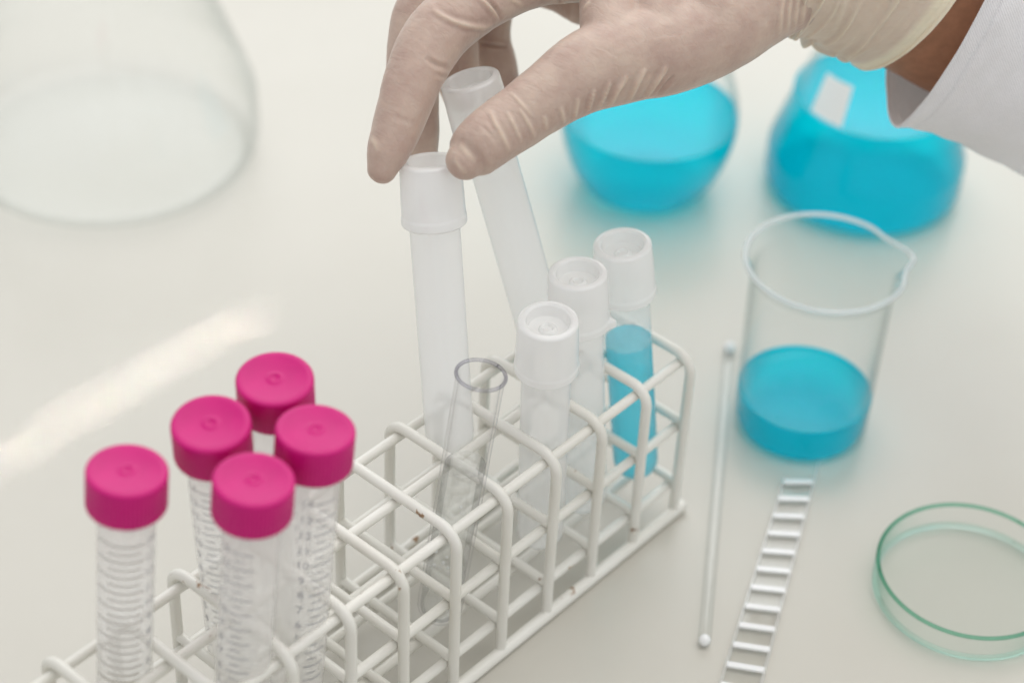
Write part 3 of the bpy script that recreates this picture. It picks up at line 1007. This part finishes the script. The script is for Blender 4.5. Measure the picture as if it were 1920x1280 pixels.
# cuff of the glove: gathered folds running round the wrist, open slanted edge
CUFF = [(1462, -72, 669, -2, 128, 12, 0, 26), (1490, -74, 671, -6, 137, 20, 0, 26.5), (1530, -72, 675, -16, 142, 30, 0, 27), (1580, -67, 680, -30, 152, 44, 0, 27),
        (1635, -58, 685, -50, 162, 60, 0, 27), (1690, -48, 690, -66, 166, 72, 0, 27.5), (1716, -44, 692, -72, 166, 76, 0, 28.5)]
fr = [(0.12, 0.010, 1.0), (0.19, 0.010, 0.8), (0.26, 0.012, 1.1), (0.34, 0.009, 0.6), (0.42, 0.013, 1.2), (0.50, 0.010, 0.7), (0.57, 0.014, 1.3), (0.66, 0.010, 0.9), (0.73, 0.010, 0.8)]


def cuff_h(u, th):
    h = 0.0; lf = 0.0
    for q, (u0, w, s) in enumerate(fr):
        c = u0 + 0.020 * math.sin(th * 2.3 + q * 2.1) + 0.010 * math.sin(th * 5.1 + q * 1.3)
        amp = s * (0.55 + 0.45 * math.sin(th * 1.7 + q * 2.7)) * (0.7 + 0.3 * math.sin(th * 6 + q))
        g = math.exp(-((u - c) / (w * 1.25)) ** 2) * max(0.0, amp)
        h += g * 0.0026; lf = max(lf, g * 0.7)
    h += 0.0005 * mnoise.noise(Vector((u * 16, math.cos(th) * 3, math.sin(th) * 3)))
    if u > 0.80:
        t = (u - 0.80) / 0.20
        h += 0.0012 * t + 0.0006 * mnoise.noise(Vector((u * 6, math.cos(th) * 4, math.sin(th) * 4 + 3)))
        lf = max(lf, min(1, t * 4))
    if u > 0.965: h += 0.0006
    return h, min(1.0, lf)


cuff, _ = loft('cuff', CUFF, M['latex_cuff'], glove, 22, 110, 0.0005, lambda u, t: cuff_h(u, t)[0], lambda u, t: cuff_h(u, t)[1])
cuff['label'] = 'gathered pale cuff of the latex glove'

# bare wrist
ARM = [(1560, -72, 678, -20, 134, 30, 0, 24), (1640, -62, 684, -46, 150, 50, 0, 25), (1700, -48, 690, -60, 159, 58, 0, 26), (1760, -22, 696, -60, 161, 58, 0, 27), (1830, 10, 703, -60, 168, 58, 0, 28), (1960, 60, 715, -60, 180, 58, 0, 30)]
arm, _ = loft('forearm', ARM, M['skin'], who, 10, 64, 0.004)
arm['label'] = 'bare brown wrist between glove and sleeve'

# coat sleeve
SLV = [(1770, 0, 694, -82, 234, 52, -4, 35), (1800, 4, 697, -76, 240, 54, -4, 36), (1850, 14, 702, -58, 250, 56, 0, 37), (1940, 40, 711, -32, 274, 58, 0, 40),
       (2060, 84, 722, -14, 300, 58, 0, 44), (2200, 130, 735, -10, 320, 58, 0, 48)]


def slv_h(u, th):
    h = 0.0012 * mnoise.noise(Vector((u * 5, math.cos(th) * 1.6, math.sin(th) * 1.6)))
    h += 0.0006 * mnoise.noise(Vector((u * 14 + 3, math.cos(th) * 4, math.sin(th) * 4)))
    h -= 0.0007 * math.exp(-((u - 0.150) / 0.006) ** 2)      # sewn hem line
    return h


sleeve, sd = loft('coat_sleeve', SLV, M['cotton'], who, 22, 160, 0.0, slv_h, None, 0.30)
sleeve['label'] = 'white cotton coat sleeve with a stitched hem'
pts = []
for q in range(161):
    t = 2 * PI * q / 160; p = ring_pt(sd[0], t, 1.30); c = ring_pt([*sd[0][:3], 0, 0, 0, 0, 0], 0)
    pts.append(p + (p - c).normalized() * slv_h(0, t) - W0)
sweep('hem_edge', pts, 0.00050, M['cotton'], sleeve, 8)
vs, fs = [], []
rg = sd[int(round(0.150 * (len(sd) - 1)))]
c = ring_pt([*rg[:3], 0, 0, 0, 0, 0], 0)
th = -0.3
while th < 2.4:
    pts = []
    for q in range(4):
        t = th + 0.017 * q / 3
        p = ring_pt(rg, t, 1 + 0.30 * (1 - 0.15 * 2.2)); n = (p - c).normalized()
        pts.append(p + n * (slv_h(0.150, t) + 0.00028) - W0)
    v, f = sweep_data(pts, 0.00022, 6, len(vs), 'round'); vs += v; fs += f
    th += 0.030
stc = link('stitching', vs, fs, M['thread'], sleeve)
